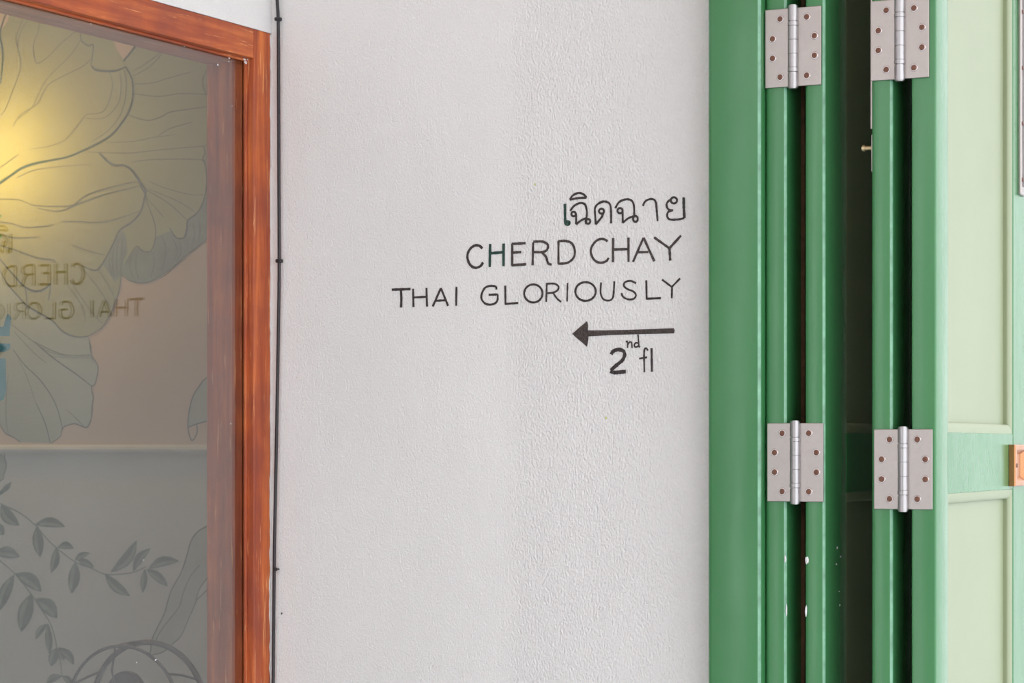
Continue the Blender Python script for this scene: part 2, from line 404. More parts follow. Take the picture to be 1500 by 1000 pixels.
# ------------------------------------------------------------------ black cable in the corner
CABLE_Y = -.006
path = [(405.5, -40), (406, 0), (407.5, 28), (408, 100), (408.5, 250), (409, 382), (408, 470), (406.5, 560), (405, 640), (403.5, 720), (402, 800), (401.2, 880), (400.5, 960), (400, 1040)]
sp = spline(path, 5); cpts = []
for x, y in sp:
    p = on_y(x, y, CABLE_Y)
    cpts.append(p)
cab = empty('cable', (cpts[0].x, CABLE_Y, 0), label='thin black cable running down the corner beside the window', category='cable')
top = Vector((cpts[0].x, cpts[0].y, CEIL)); bot = Vector((cpts[-1].x, cpts[-1].y, .0))
link('cord', tube_mesh([top] + cpts + [bot], .0024, 10), 'black', cab, smooth=True)
for x, y in ((407.3, 28), (408.8, 382)):
    p = on_y(x, y, CABLE_Y); bm = bmesh.new()
    add_box(bm, (p.x - .0045, -.010, p.z - .0028), (p.x + .0045, -.001, p.z + .0028), .0018, 2)
    add_cyl(bm, (p.x + .0022, -.011, p.z + .0006), (0, -1, 0), .0017, .003, 10)
    link('cable_clip', bm_mesh(bm, 'clip'), 'black', cab)
p = on_y(409, 833, 0)
bm = bmesh.new(); add_cyl(bm, (p.x, -.004, p.z), (.2, -1, .1), .0014, .012, 10); add_cyl(bm, (p.x, -.0095, p.z), (.2, -1, .1), .0028, .002, 12)
link('wall_nail', bm_mesh(bm, 'nail'), 'black', label='small dark nail stuck in the white wall beside the cable', category='nail')
for (x, y, r_, m_, lab) in ((413, 898, 2.0, 'ink_green', 'tiny green paint speck on the white wall near the cable'), (888, 612, 2.4, 'spot', 'tiny yellow paint speck on the white wall below the arrow'), (784, 270, 2.2, 'spot', 'tiny yellow paint speck on the white wall above the lettering')):
    bm = bmesh.new(); add_poly(bm, [(x + r_ * random.uniform(.5, 1.1) * math.cos(k * .9) * .8, y + r_ * random.uniform(.7, 1.2) * math.sin(k * .9)) for k in range(7)], 0, .0006)
    link('paint_speck', face_cam(bm, 'speck'), m_, label=lab, category='paint speck')

# ------------------------------------------------------------------ lettering painted on the wall
def za(p): return [(x / 6.522 + 560, y / 6.522 + 340) for x, y in p]
def zb_(p): return [(x / 5.554 + 780, y / 5.554 + 270) for x, y in p]
def zc(p): return [(x / 7.5 + 820, y / 7.5 + 450) for x, y in p]
def lettering(name, label, letters, wdt):
    xs = [p for L in letters for s in L[1] for p in s]
    c = on_y(sum(p[0] for p in xs) / len(xs), max(p[1] for p in xs), 0)
    root = empty(name, (c.x, 0, c.z), label=label, category='lettering')
    for L in letters:
        bm = bmesh.new()
        for i, s in enumerate(L[1]):
            ww = 1.2 * (L[3] if len(L) > 3 else wdt)
            add_ribbon(bm, s, ww, 0, .0006 + .00012 * i, jit=.13)
        link('letter', face_cam(bm, 'letter'), L[2] if len(L) > 2 and L[2] else 'ink', root)
lettering('thai_lettering', 'hand painted Thai word, top line of the wall lettering', [
    ('e', [zb_([(265, 158), (266, 220), (267, 300)]), zb_(circle_pts(289, 315, 13, n=10)), zb_([(267, 290), (270, 318), (285, 326), (300, 318)])], 'ink_green', 3.4),
    ('ch', [zb_([(308, 217), (340, 175), (390, 152), (430, 165), (443, 220), (441, 270), (438, 324)]), zb_(circle_pts(336, 241, 18)), zb_([(356, 236), (357, 280), (357, 325)]), zb_([(357, 325), (400, 292), (446, 272)]), zb_(circle_pts(454, 301, 19))]),
    ('i', [zb_([(305, 125), (330, 90), (375, 70), (415, 80), (441, 108)]), zb_([(305, 125), (370, 112), (441, 108)])]),
    ('d', [zb_([(516, 326), (512, 260), (511, 190), (545, 152), (590, 139), (630, 160), (640, 220), (641, 318)]), zb_(circle_pts(563, 218, 20)), zb_([(582, 226), (562, 270), (516, 326)])]),
    ('ch', [zb_([(675, 195), (705, 145), (760, 122), (805, 130), (826, 170), (829, 250)]), zb_(circle_pts(714, 214, 21)), zb_([(734, 210), (736, 260), (736, 314)]), zb_([(736, 314), (780, 277), (832, 256)]), zb_(circle_pts(840, 281, 19, 24))]),
    ('a', [zb_([(900, 176), (920, 137), (965, 119), (1000, 135), (1011, 200), (1019, 299)])]),
    ('y', [zb_(circle_pts(1152, 130, 25)), zb_([(1130, 120), (1100, 145), (1093, 175), (1110, 205), (1146, 211)]), zb_([(1143, 211), (1106, 225), (1098, 260), (1120, 285), (1180, 286), (1236, 275)]), zb_([(1231, 105), (1232, 200), (1236, 275)])]),
    ('stem', [zb_([(1231, 112), (1233, 200), (1237, 272)])], 'ink_green', 3.6),
], 2.7)
lettering('name_lettering', 'hand painted words CHERD CHAY in dark capitals', [
    ('C', [za([(958, 156), (932, 132), (890, 126), (845, 155), (818, 205), (818, 260), (845, 315), (890, 340), (938, 325), (965, 288)])], None, 3.3),
    ('H', [za([(1032, 112), (1028, 333)]), za([(1161, 108), (1160, 325)]), za([(1040, 201), (1155, 192)])], 'ink_green', 3.4),
    ('E', [za([(1243, 110), (1242, 320)]), za([(1238, 112), (1371, 105)]), za([(1240, 316), (1376, 306)]), za([(1243, 196), (1330, 190)])], 'ink_dry', 3.2),
    ('R', [za([(1443, 97), (1438, 316)]), zb_([(8, 467), (80, 465), (125, 490), (121, 530), (85, 550), (8, 550)]), zb_([(75, 550), (112, 590), (130, 642), (158, 652)])], 'ink_dry', 3.0),
    ('D', [zb_([(213, 460), (212, 647)]), zb_([(212, 462), (270, 460), (322, 480), (346, 540), (335, 598), (285, 638), (210, 645)])], 'ink_dry', 2.9),
    ('C', [zb_([(613, 462), (570, 443), (520, 460), (480, 515), (480, 570), (510, 620), (555, 637), (600, 625), (623, 597)])], 'ink_dry', 3.0),
    ('H', [zb_([(657, 435), (655, 633)]), zb_([(782, 433), (783, 631)]), zb_([(660, 530), (782, 526)])], 'ink_dry', 3.1),
    ('A', [zb_([(819, 630), (905, 433)]), zb_([(905, 433), (993, 626)]), zb_([(862, 552), (945, 550)])], 'ink_dry', 3.0),
    ('Y', [zb_([(990, 430), (1115, 520)]), zb_([(1210, 416), (1115, 520)]), zb_([(1116, 515), (1122, 620)])], 'ink_dry', 3.1),
], 3.0)
o1 = circle_pts(781.5, 429.7, 13.4, 13.2)
lettering('slogan_lettering', 'hand painted words THAI GLORIOUSLY in thin dark capitals', [
    ('T', [za([(92, 549), (272, 543)]), za([(180, 549), (184, 640), (181, 720)])], None, 3.2),
    ('H', [za([(296, 540), (300, 715)]), za([(424, 532), (430, 710)]), za([(300, 623), (425, 617)])]),
    ('A', [za([(483, 710), (562, 534)]), za([(562, 534), (631, 704)]), za([(514, 655), (602, 650)])]),
    ('I', [za([(710, 522), (708, 703)])]),
    ('G', [za([(1091, 548), (1085, 520), (1035, 513), (985, 530), (953, 585), (950, 635), (980, 678), (1030, 692), (1080, 678), (1103, 645), (1104, 594)]), za([(1018, 598), (1106, 594)])]),
    ('L', [za([(1176, 510), (1179, 688)]), za([(1172, 685), (1302, 676)])]),
    ('O', [o1]),
    ('R', [zb_([(118, 803), (113, 956)]), zb_([(116, 808), (180, 808), (213, 830), (206, 860), (170, 880), (116, 884)]), zb_([(168, 880), (203, 930), (236, 956)])], None, 2.4),
    ('I', [zb_([(287, 802), (283, 953)])], None, 2.2),
    ('O', [zb_(circle_pts(433, 871, 83, 76))]),
    ('U', [zb_([(560, 797), (556, 880), (575, 930), (615, 945), (650, 930), (662, 880), (667, 788)])], None, 2.4),
    ('S', [zb_([(844, 804), (800, 785), (755, 795), (745, 825), (775, 852), (820, 870), (843, 900), (825, 930), (780, 935), (740, 915), (724, 884)])], None, 2.4),
    ('L', [zb_([(927, 780), (930, 932)]), zb_([(925, 930), (1046, 925)])], None, 2.6),
    ('Y', [zb_([(1055, 774), (1135, 834)]), zb_([(1203, 764), (1135, 834)]), zb_([(1137, 832), (1135, 926)])], None, 2.4),
], 2.7)
lettering('floor_lettering', 'hand painted 2nd fl below the arrow', [
    ('2', [zc([(566, 517), (590, 482), (645, 463), (698, 478), (714, 520), (690, 580), (625, 635), (562, 692)]), zc([(556, 700), (600, 716), (660, 712), (728, 705)])], None, 4.6),
    ('n', [zc([(728, 382), (745, 376), (747, 445)]), zc([(747, 412), (770, 382), (790, 390), (796, 446)])], None, 2.0),
    ('d', [zc([(870, 397), (840, 389), (821, 412), (830, 435), (858, 430), (872, 402)]), zc([(862, 298), (868, 380), (871, 434)]), zc([(870, 430), (886, 437)])], None, 2.0),
    ('f', [zc([(971, 474), (952, 450), (932, 466), (928, 550), (931, 714)]), zc([(874, 564), (962, 548)])], None, 2.4),
    ('l', [zc([(1010, 448), (1013, 708)])], None, 2.9),
], 2.4)
c = on_y(839, 490, 0); arw = empty('painted_arrow', (c.x, 0, c.z), label='thick dark brown arrow painted on the wall pointing left', category='arrow')
bm = bmesh.new(); add_poly(bm, zc([(138, 290), (225, 215), (303, 150), (312, 190), (310, 245), (320, 290), (316, 350), (303, 436), (240, 380), (190, 340)]), 0, .0008); link('arrow_head', face_cam(bm, 'arrow_head'), 'ink_dry', arw)
bm = bmesh.new(); add_poly(bm, zc([(312, 252), (500, 252), (720, 248), (950, 240), (1255, 229), (1265, 255), (1258, 286), (1000, 292), (760, 298), (560, 305), (312, 320)]), 0, .0007); link('arrow_shaft', face_cam(bm, 'arrow_shaft'), 'ink_dry', arw)

# ------------------------------------------------------------------ green folding doors
def X_at(px, Y=LF): return on_y(px, HORIZON, Y).x
ZT = 2.42
jamb = empty('trim_2', (X_at(1035.5, JF), 0, 0), label='flat green door jamb board against the white wall', category='door jamb', **S)
jx0, jx1 = X_at(1036, JF), X_at(1114, JF)
box('jamb_board', (jx0, JF, 0), (jx1, .14, ZT + .1), 'green', jamb, .0065, 4, smooth=True)
LW = .46
def glint_edge(o, x1, Y):
    """highlight painted as pale green along the rounded front right arris"""
    o.data.materials.append(M['worn_or_glint'])
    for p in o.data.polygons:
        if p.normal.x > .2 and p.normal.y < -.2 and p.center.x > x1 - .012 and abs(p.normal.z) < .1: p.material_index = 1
glint_edge(bpy.data.objects['jamb_board'], jx1, JF)
def lock_rail_z(X):  # heights measured on the bright outer leaf
    return on_x(1392, 723, X).z, on_x(1392, 633, X).z
def leaf(idx, pxa, pxb, label, stile_a, faces, y_end=None):
    x0, x1 = X_at(pxa), X_at(pxb)
    root = empty('door_%d' % idx, ((x0 + x1) / 2, LF, .01), label=label, category='folding door', **S)
    y1 = LF + LW if y_end is None else y_end
    st_b = .125 if idx == 4 else .085
    zr0, zr1 = ZR
    zB, zTt = .01, ZT
    br = .22; tr = .10
    fs = box('stile', (x0, LF, zB), (x1, LF + stile_a, zTt), 'green', root, .0055 if idx < 4 else .0025, 4, smooth=True)
    if idx < 4: glint_edge(fs, x1, LF)
    box('stile', (x0, y1 - st_b, zB), (x1, y1, zTt), 'green', root, .003, 3)
    for a, b in ((zB, zB + br), (zr0, zr1), (zTt - tr, zTt)):
        box('rail', (x0 + .0004, LF + stile_a, a), (x1 - .0004, y1 - st_b, b), 'green', root, .0008, 1)
    ya, yb = LF + stile_a, y1 - st_b
    for a, b in ((zB + br, zr0), (zr1, zTt - tr)):
        box('panel', (x0 + .011, ya - .004, a - .004), (x1 - .011, yb + .004, b + .004), 'mint', root)
        for s in faces:
            xf = x1 if s > 0 else x0          # face plane
            xd = xf - s * .011
            mw_, k = .013, 6
            # quarter round moulding bars: profile goes from the face edge down to the panel
            prof = [(mw_ * math.sin(math.pi / 2 * j / k) , .0048 + .0050 * math.cos(math.pi / 2 * j / k)) for j in range(k + 1)] + [(mw_, 0)]
            for side in range(4):
                bm = bmesh.new(); E0 = []; E1 = []
                for inn, h in [(0, 0)] + prof:
                    xx = xd + s * h
                    if side == 0: E0.append((xx, ya + inn, a + inn)); E1.append((xx, ya + inn, b - inn))
                    if side == 1: E0.append((xx, yb - inn, a + inn)); E1.append((xx, yb - inn, b - inn))
                    if side == 2: E0.append((xx, ya + inn, a + inn)); E1.append((xx, yb - inn, a + inn))
                    if side == 3: E0.append((xx, ya + inn, b - inn)); E1.append((xx, yb - inn, b - inn))
                V0 = [bm.verts.new(p) for p in E0]; V1 = [bm.verts.new(p) for p in E1]
                for j in range(len(V0) - 1): bm.faces.new((V0[j], V0[j + 1], V1[j + 1], V1[j]))
                bm.faces.new((V0[0], V0[-1], V1[-1], V1[0]))
                link('moulding', bm_mesh(bm, 'moulding'), 'mint', root)
    return root, x0, x1
XL4 = X_at(1371)
ZR = lock_rail_z(XL4)
y_panel_end = on_x(1484, HORIZON, XL4).y
stile4 = on_x(1389, HORIZON, XL4).y - LF
stile2 = on_x(1240.5, HORIZON, X_at(1208.5)).y - LF
d1, a1, b1 = leaf(1, 1120.5, 1152, 'green folding door leaf next to the jamb board, seen edge on', .095, (1,))
d2, a2, b2_ = leaf(2, 1178.5, 1208.5, 'green folding door leaf right of the first hinge pair with a dark recessed panel', stile2, (1,))
d3, a3, b3 = leaf(3, 1276, 1307.5, 'green folding door leaf left of the second hinge pair with a slide bolt', .09, (1, -1))
d4, a4, b4 = leaf(4, 1335, 1371, 'green folding door leaf at right with bright pale panels and a copper pull', stile4, (1,), y_end=y_panel_end + .125)
box('bare_wood_strip', (b1 - .001, .030, .01), (b1 + .005, .05, ZT), 'bare', d1, .001)
py0 = max(LF + LW, y_panel_end + .125) + .012
box('wall_gap_block', (jx0, py0, 0), (b4 - .02, py0 + .25, CEIL), 'inner', label='added unseen pier shutting off sky behind the folded doors', category='wall', **S)  # added block keeping sky light out of the gaps between leaves
# white paint drips on the door edges
def drips(parent, px, Y=None, X=None):
    bm = bmesh.new()
    for x, y, rx, ry in px:
        c = on_y(x, y, Y) if Y is not None else on_x(x, y, X); rim = []
        for k in range(10):
            a = 2 * math.pi * k / 10; q = random.uniform(.75, 1.15)
            u, v = rx * .00095 * q * math.cos(a), ry * .0009 * q * math.sin(a)
            rim.append(bm.verts.new((c.x + u, Y - .0003, c.z + v) if Y is not None else (X + .0003, c.y + u * 2.6, c.z + v)))
        m_ = bm.verts.new((c.x, Y - .0012, c.z) if Y is not None else (X + .0012, c.y, c.z))
        for k in range(10): bm.faces.new((m_, rim[k], rim[(k + 1) % 10]))
    link('paint_drip', bm_mesh(bm, 'drip'), 'chip', parent, kind='stuff')
drips(d1, [(1150.5, 818, 1.5, 6), (1152, 893, 1.2, 9)], Y=LF)
drips(d2, [(1182, 820, 2.6, 6), (1181, 895, 1.6, 9)], Y=LF)
drips(d2, [(1226, 802, 1, 2.4), (1231, 815, .9, 1.4), (1225, 826, 1, 1.4), (1229, 866, .9, .9), (1230, 886, 1.3, 1.5)], X=b2_)

# ---- hinges
def hinge(px, py, label):
    c = on_y(px, py, LF); x, z = c.x, c.z; yf = LF
    root = empty('door_hinge', (x, yf, z), label=label, category='hinge', group='steel butt hinges on the green folding doors')
    H = .0503
    for s, wd in ((-1, .0382), (1, .0370)):
        lo, hi = sorted((x + s * .004, x + s * wd))
        pl = box('hinge_plate', (lo, yf - .0028, z - H), (hi, yf - .0002, z + H), 'steel', root, .0007, 2)
        for dx, dz in ((.0178, .0373), (.028, .0125), (.028, -.0125), (.0178, -.0373)):
            sx, sz = x + s * dx, z + dz
            bm = bmesh.new(); n = 16
            R0 = [bm.verts.new((sx + .0050 * math.cos(2 * math.pi * k / n), yf - .00295, sz + .0050 * math.sin(2 * math.pi * k / n))) for k in range(n)]
            R1 = [bm.verts.new((sx + .0044 * math.cos(2 * math.pi * k / n), yf - .0034, sz + .0044 * math.sin(2 * math.pi * k / n))) for k in range(n)]
            for k in range(n): bm.faces.new((R0[k], R0[(k + 1) % n], R1[(k + 1) % n], R1[k]))
            bm.faces.new(R1)
            rim = link('screw_rim', bm_mesh(bm, 'rim'), 'screw_rim', root)
            bm = bmesh.new(); th = random.uniform(0, 1.5); rr = .0041
            add_cyl(bm, (sx, yf - .0036, sz), (0, -1, 0), rr, .0010, 14, rr * .7)
            for q in (0, math.pi / 2):
                add_box(bm, (-.0022, -.00455, -.0004), (.0022, -.0040, .0004), 0, 1, Matrix.Translation((sx, yf + .0001, sz)) @ Matrix.Rotation(th + q, 4, 'Y'))
            link('screw', bm_mesh(bm, 'screw'), 'screw', root)
    seg = [(0, 145), (147, 180), (182, 298), (300, 420), (422, 538), (540, 575), (577, 720)]
    zt = z + .0535; tot = .107
    for i, (a, b) in enumerate(seg):
        r = .0066 if i not in (1, 5) else .0069
        h = (b - a) / 720 * tot
        cyl('knuckle', (x, yf - .0045, zt - (a + b) / 2 / 720 * tot), (0, 0, 1), r, h, 'pin', root, 40, None, .0004 if 0 < i < 6 else .0012)
    return root
hinge(1163.2, 69.5, 'upper steel hinge nearer to the white wall')
hinge(1166.2, 677, 'lower steel hinge nearer to the white wall')
hinge(1319.3, 57.5, 'upper steel hinge nearer to the pale bright door panel')
hinge(1324.2, 687, 'lower steel hinge nearer to the pale bright door panel')

# ---- slide bolt on the hidden side of leaf 3 (its plates and knob stick out to the left)
za0 = on_y(1275, 187, LF).z; zb0 = on_y(1275, 250, LF).z; zb1 = on_y(1275, 195, LF).z; zk = on_y(1270, 214, LF).z
bolt = box('slide_bolt', (a3 - .0045, LF + .012, za0), (a3, LF + .042, 2.25), 'steel', d3, .0008)
bolt2 = box('bolt_plate', (a3 - .0035, LF + .012, zb0), (a3, LF + .042, zb1), 'steel', d3, .0008)
bm = bmesh.new(); add_cyl(bm, (a3 - .009, LF + .02, zk), (-1, 0, 0), .0028, .014, 12); add_cyl(bm, (a3 - .015, LF + .02, zk), (-1, 0, 0), .0045, .005, 14, None, .001)
link('bolt_knob', bm_mesh(bm, 'bolt_knob'), 'brass', d3, smooth=False)

# ---- steel strip bolt and copper pull on leaf 4
p0 = on_x(1491, 285, b4); ys = p0.y
strip = box('bolt_rail', (b4 - .001, ys, p0.z), (b4 + .005, ys + .034, ZT - .08), 'steel', d4, .002, 3)
box('bolt_channel', (b4 + .0045, ys + .010, p0.z + .012), (b4 + .0075, ys + .024, ZT - .09), 'pin', d4, .0012, 3)
for y in (19, 101, 182, 264):
    q = on_x(1494, y, b4); bm = bmesh.new()
    add_cyl(bm, (b4 + .0056, ys + .0055, q.z), (1, 0, 0), .0032, .0014, 12, .0024); add_cyl(bm, (b4 + .0056, ys + .0285, q.z), (1, 0, 0), .0032, .0014, 12, .0024)
    link('screw', bm_mesh(bm, 'screw'), 'screw', d4)
XP = b4 + .0085
pt = on_x(1487, 651, XP); pb = on_x(1487, 712, XP)
hy0, hz1, hz0 = pt.y, pt.z, pb.z; hy1 = hy0 + .085
pull = bpy.data.objects
def frame_mesh(y0, y1, z0, z1, xo, prof, ky=1.9):
    """rectangular bezel: prof = list of (inset, height above leaf)"""
    bm = bmesh.new(); rings = []
    for ins, h in prof:
        rings.append([bm.verts.new((xo + h, y, z)) for y, z in ((y0 + ky * ins, z0 + ins), (y1 - ky * ins, z0 + ins), (y1 - ky * ins, z1 - ins), (y0 + ky * ins, z1 - ins))])
    for a, b in zip(rings, rings[1:]):
        for k in range(4): bm.faces.new((a[k], a[(k + 1) % 4], b[(k + 1) % 4], b[k]))
    bm.faces.new(rings[-1])
    bmesh.ops.recalc_face_normals(bm, faces=bm.faces); return bm
pl = link('pull_handle', bm_mesh(frame_mesh(hy0, hy1, hz0, hz1, b4, [(0, 0), (0, .0074), (.0006, .0084), (.0015, .0088), (.0065, .0086), (.0075, .0080), (.0125, .0030), (.013, .0022)]), 'pull'), 'copper', d4, label='copper rectangular recessed pull')
bm = bmesh.new(); add_cyl(bm, (b4 + .0092, hy0 + .010, (hz0 + hz1) / 2), (1, 0, 0), .0034, .0012, 12, .0026)
link('screw', bm_mesh(bm, 'screw'), 'screw', d4)

# ------------------------------------------------------------------ mural painted on the wall behind the glass
def q1(p): return [(x / 3.5714, y / 3.5714) for x, y in p]
def q2(p): return [(x / 3.5714, y / 3.5714 + 250) for x, y in p]
def q3(p): return [(x / 3.5714, y / 3.5714 + 500) for x, y in p]
def q4(p): return [(x / 3.5714, y / 3.5714 + 720) for x, y in p]
c = on_y(100, 640, MY); lotus = empty('lotus_mural', (c.x, MY, c.z), label='large sage green lotus leaves painted on the wall behind the glass', category='mural')
def paint_poly(name, px, material, parent, lift, curve=False, **kw):
    bm = bmesh.new(); add_poly(bm, px, MY, lift, curve); return link(name, face_cam(bm, name), material, parent, **kw)
def paint_lines(name, lines, material, parent, lift, taper=.35, **kw):
    for i, (px, w_) in enumerate(lines):
        bm = bmesh.new(); add_ribbon(bm, px, w_, MY, lift + .00003 * i, taper=taper, jit=.06)
        link(name, face_cam(bm, name), material, parent, **kw)
border_a = q2([(1085, 355), (1020, 410), (980, 440), (900, 510), (820, 565), (750, 587), (680, 575), (636, 545)])
border_b = q2([(636, 545), (628, 620), (600, 700), (570, 770), (530, 825), (462, 866)])
border_b2 = q2([(462, 866), (476, 920), (480, 965), (488, 1000)])
border_c = q3([(470, 0), (480, 70), (508, 115), (515, 150), (500, 220), (481, 240), (490, 290), (485, 330), (480, 400), (460, 447), (430, 443), (390, 430), (340, 445), (326, 465), (315, 500), (268, 532)])
border_d = q3([(110, 527), (70, 500), (30, 480), (0, 430)])
upper = [(-260, -60), (470, -60), (470, 300), (360, 318)] + border_a + border_b + q2([(400, 868), (330, 840), (270, 780), (150, 710), (100, 660), (40, 590), (0, 520)]) + [(-60, 400), (-260, 360)]
paint_poly('lotus_leaf', upper, 'sage', lotus, .0004)
lower = q2([(0, 500), (60, 500), (470, 700), (462, 866)]) + border_b2[1:3] + border_c + border_d + [(-40, 590), (-120, 560), (-200, 430), (-120, 360)]
paint_poly('lotus_leaf', lower, 'sage_pale', lotus, .0003)
for gap in ([(-40, -10)] + q1([(0, -5), (60, 45), (42, 110), (0, 170)]) + [(-20, 60)], q1([(597, 200), (610, 150), (735, 160), (716, 232), (690, 262), (647, 312), (620, 272), (594, 228)])):
    paint_poly('wall_gap', gap, 'mural_up', lotus, .0007)
paint_poly('leaf_fold', q1([(430, 120), (600, 130), (596, 220), (620, 275), (647, 318), (664, 350), (590, 368), (510, 368), (478, 340), (488, 238), (440, 228), (424, 190)]), 'sage', lotus, .0008)
for fi, f in enumerate((q2([(640, 310), (660, 340), (668, 420), (650, 470), (640, 540), (600, 580), (560, 520), (542, 490), (575, 430), (600, 370)]),
          q2([(660, 480), (690, 432), (722, 397), (760, 425), (800, 418), (818, 345), (890, 315), (925, 350), (985, 360), (1018, 408), (900, 510), (820, 565), (750, 587), (680, 572), (640, 540), (646, 500)]),
          q2([(985, 260), (1040, 225), (1085, 130), (1130, 120), (1130, 330), (1085, 355), (1020, 408), (970, 380), (962, 350)]))):
    paint_poly('leaf_fold', f, 'fold', lotus, .0009 + .0001 * fi)
W = 3.5714
paint_lines('leaf_outline', [
    (border_a, 1.6), (border_b, 1.8), (border_b2, 1.2), (border_c, 1.8), (border_d, 1.5),
    (q2([(0, 520), (40, 590), (100, 660), (150, 710), (270, 780), (330, 840), (400, 868), (462, 866)]), 2.0),
    (q2([(690, 0), (725, 50), (762, 100), (755, 150), (735, 220), (690, 270), (630, 310), (600, 370), (560, 450), (520, 510), (490, 520), (430, 497)]), 2.2),
    (q2([(660, 480), (690, 430), (720, 395), (750, 420), (790, 420), (812, 370), (816, 300), (800, 240), (770, 160), (762, 110)]), 1.3),
    (q2([(1085, 60), (1070, 150), (1035, 220), (985, 260), (980, 310), (965, 350), (925, 350), (890, 300)]), 2.2),
    (q1([(520, 800), (560, 840), (600, 865), (650, 865), (690, 890), (720, 930), (740, 975), (760, 1010)]), 3.0),
    (q2([(0, 460), (60, 530), (130, 605), (190, 630), (240, 615), (268, 588)]), 2.6),
    (q2([(132, 605), (142, 660), (142, 725)]), 1.4), (q2([(268, 588), (262, 640), (255, 680)]), 1.2),
    (q1([(480, 345), (510, 368), (600, 372), (662, 350)]), 3.0), (q1([(425, 150), (428, 210), (465, 240), (490, 235), (485, 300), (478, 345)]), 1.5),
    (q1([(1085, 365), (1065, 410), (1065, 450), (1082, 492)]), 1.3), (q1([(1065, 760), (1075, 800), (1065, 830), (1080, 880), (1086, 1000), (1086, 1100)]), 1.6),
    (q3([(200, 20), (300, 100), (400, 170), (488, 238)]), 1.7), (q3([(70, 40), (130, 120), (220, 210), (290, 320), (322, 420), (328, 462)]), 1.5),
    (q3([(190, 320), (240, 430), (265, 532)]), 1.5), (q3([(180, 0), (280, 50), (360, 72), (478, 70)]), 1.3),
], 'line', lotus, .0012)
paint_lines('leaf_margin', [
    (q1([(660, 350), (690, 410), (697, 470), (690, 540), (660, 610), (600, 690), (540, 735), (430, 790), (340, 825), (200, 850), (120, 875), (60, 915), (0, 955), (-90, 1040)]), 2.6),
    (q1([(340, 826), (200, 852), (120, 877), (60, 917), (-20, 975)]), 3.6),
    (q1([(40, 60), (20, 110), (2, 180), (14, 260), (16, 320), (4, 440)]), 3.0), (q1([(735, 200), (715, 235), (680, 282), (647, 322)]), 3.0),
], 'line_dark', lotus, .0014)
paint_lines('leaf_vein', [
    (q1([(652, 365), (662, 450), (652, 540), (620, 620), (560, 690), (480, 742)]), 1.2),
    (q1([(575, 380), (590, 440), (575, 520), (545, 580), (500, 595), (455, 600), (420, 640), (380, 690), (340, 735)]), 1.2),
    (q1([(628, 380), (635, 450), (620, 540), (560, 610), (500, 622), (450, 617)]), 1.1),
    (q1([(478, 310), (430, 350), (330, 400), (260, 440), (225, 490), (195, 545), (110, 600), (70, 660)]), 1.6),
    (q1([(420, 215), (370, 290), (250, 410), (200, 500), (170, 560), (100, 620)]), 1.2),
    (q1([(215, 90), (200, 170), (180, 220), (175, 270), (195, 330), (250, 300), (330, 220), (420, 150)]), 1.3),
    (q1([(125, 80), (108, 140), (85, 200), (104, 290), (108, 360), (70, 470), (30, 570), (0, 610)]), 1.3),
    (q1([(165, 80), (120, 150), (96, 220), (100, 280)]), 1.0), (q1([(340, 735), (260, 765), (160, 780)]), 1.0),
    (q1([(860, 270), (790, 345), (700, 400)]), 1.2), (q1([(700, 372), (770, 330), (850, 270)]), 1.2), (q1([(700, 440), (800, 435), (880, 410), (1010, 375)]), 1.2),
    (q1([(700, 490), (830, 505), (950, 490), (1095, 495)]), 1.3), (q1([(670, 600), (770, 630), (850, 610), (900, 585), (1095, 558)]), 1.8),
    (q1([(830, 710), (900, 670), (1010, 640)]), 1.2), (q1([(560, 745), (700, 740), (800, 720), (920, 705)]), 1.0),
    (q1([(450, 795), (600, 800), (700, 800), (830, 785), (1090, 763)]), 1.2), (q1([(690, 850), (800, 835), (1050, 835), (1075, 860)]), 1.2),
    (q1([(-40, 905), (60, 835), (95, 810)]), 1.0), (q1([(90, 930), (180, 890), (330, 870), (480, 860)]), .9),
    (q2([(-60, 150), (90, 150), (180, 180), (300, 185), (380, 180), (450, 130), (550, 95), (700, 60), (750, 70)]), 1.4),
    (q2([(200, 195), (310, 210), (420, 170), (560, 120), (745, 78)]), 1.3), (q2([(-20, 265), (60, 275), (130, 295), (230, 290), (280, 280)]), 1.2),
    (q2([(320, 265), (420, 265), (500, 270), (600, 255), (735, 212)]), 1.2), (q2([(10, 330), (80, 350), (210, 345)]), 1.1), (q2([(380, 388), (470, 420), (550, 440)]), 1.2),
    (q2([(-10, 385), (100, 420), (200, 455), (280, 465), (292, 482)]), 1.5),
    (q2([(765, 100), (870, 160), (930, 210), (985, 262)]), 1.4), (q2([(765, 90), (900, 145), (960, 175), (1020, 212)]), 1.1), (q2([(768, 140), (830, 210), (862, 246)]), 1.1),
    (q2([(780, 55), (880, 95), (1000, 125), (1085, 125)]), 1.0),
    (q2([(350, 590), (410, 670), (440, 730), (450, 790)]), 1.1), (q2([(375, 580), (440, 680), (500, 760), (540, 800)]), 1.0), (q2([(430, 510), (500, 590), (560, 680), (585, 720)]), 1.1), (q2([(520, 520), (570, 600), (605, 670)]), 1.0),
    (q2([(60, 800), (200, 910), (270, 950), (350, 966), (478, 965)]), 1.2), (q2([(75, 840), (180, 950), (250, 1010)]), 1.0),
    (q3([(350, 355), (410, 410), (447, 450)]), 1.1), (q3([(50, 170), (38, 260), (36, 400), (48, 490)]), 1.1), (q3([(100, 90), (150, 200), (190, 320)]), .9),
], 'line_faint', lotus, .0011)
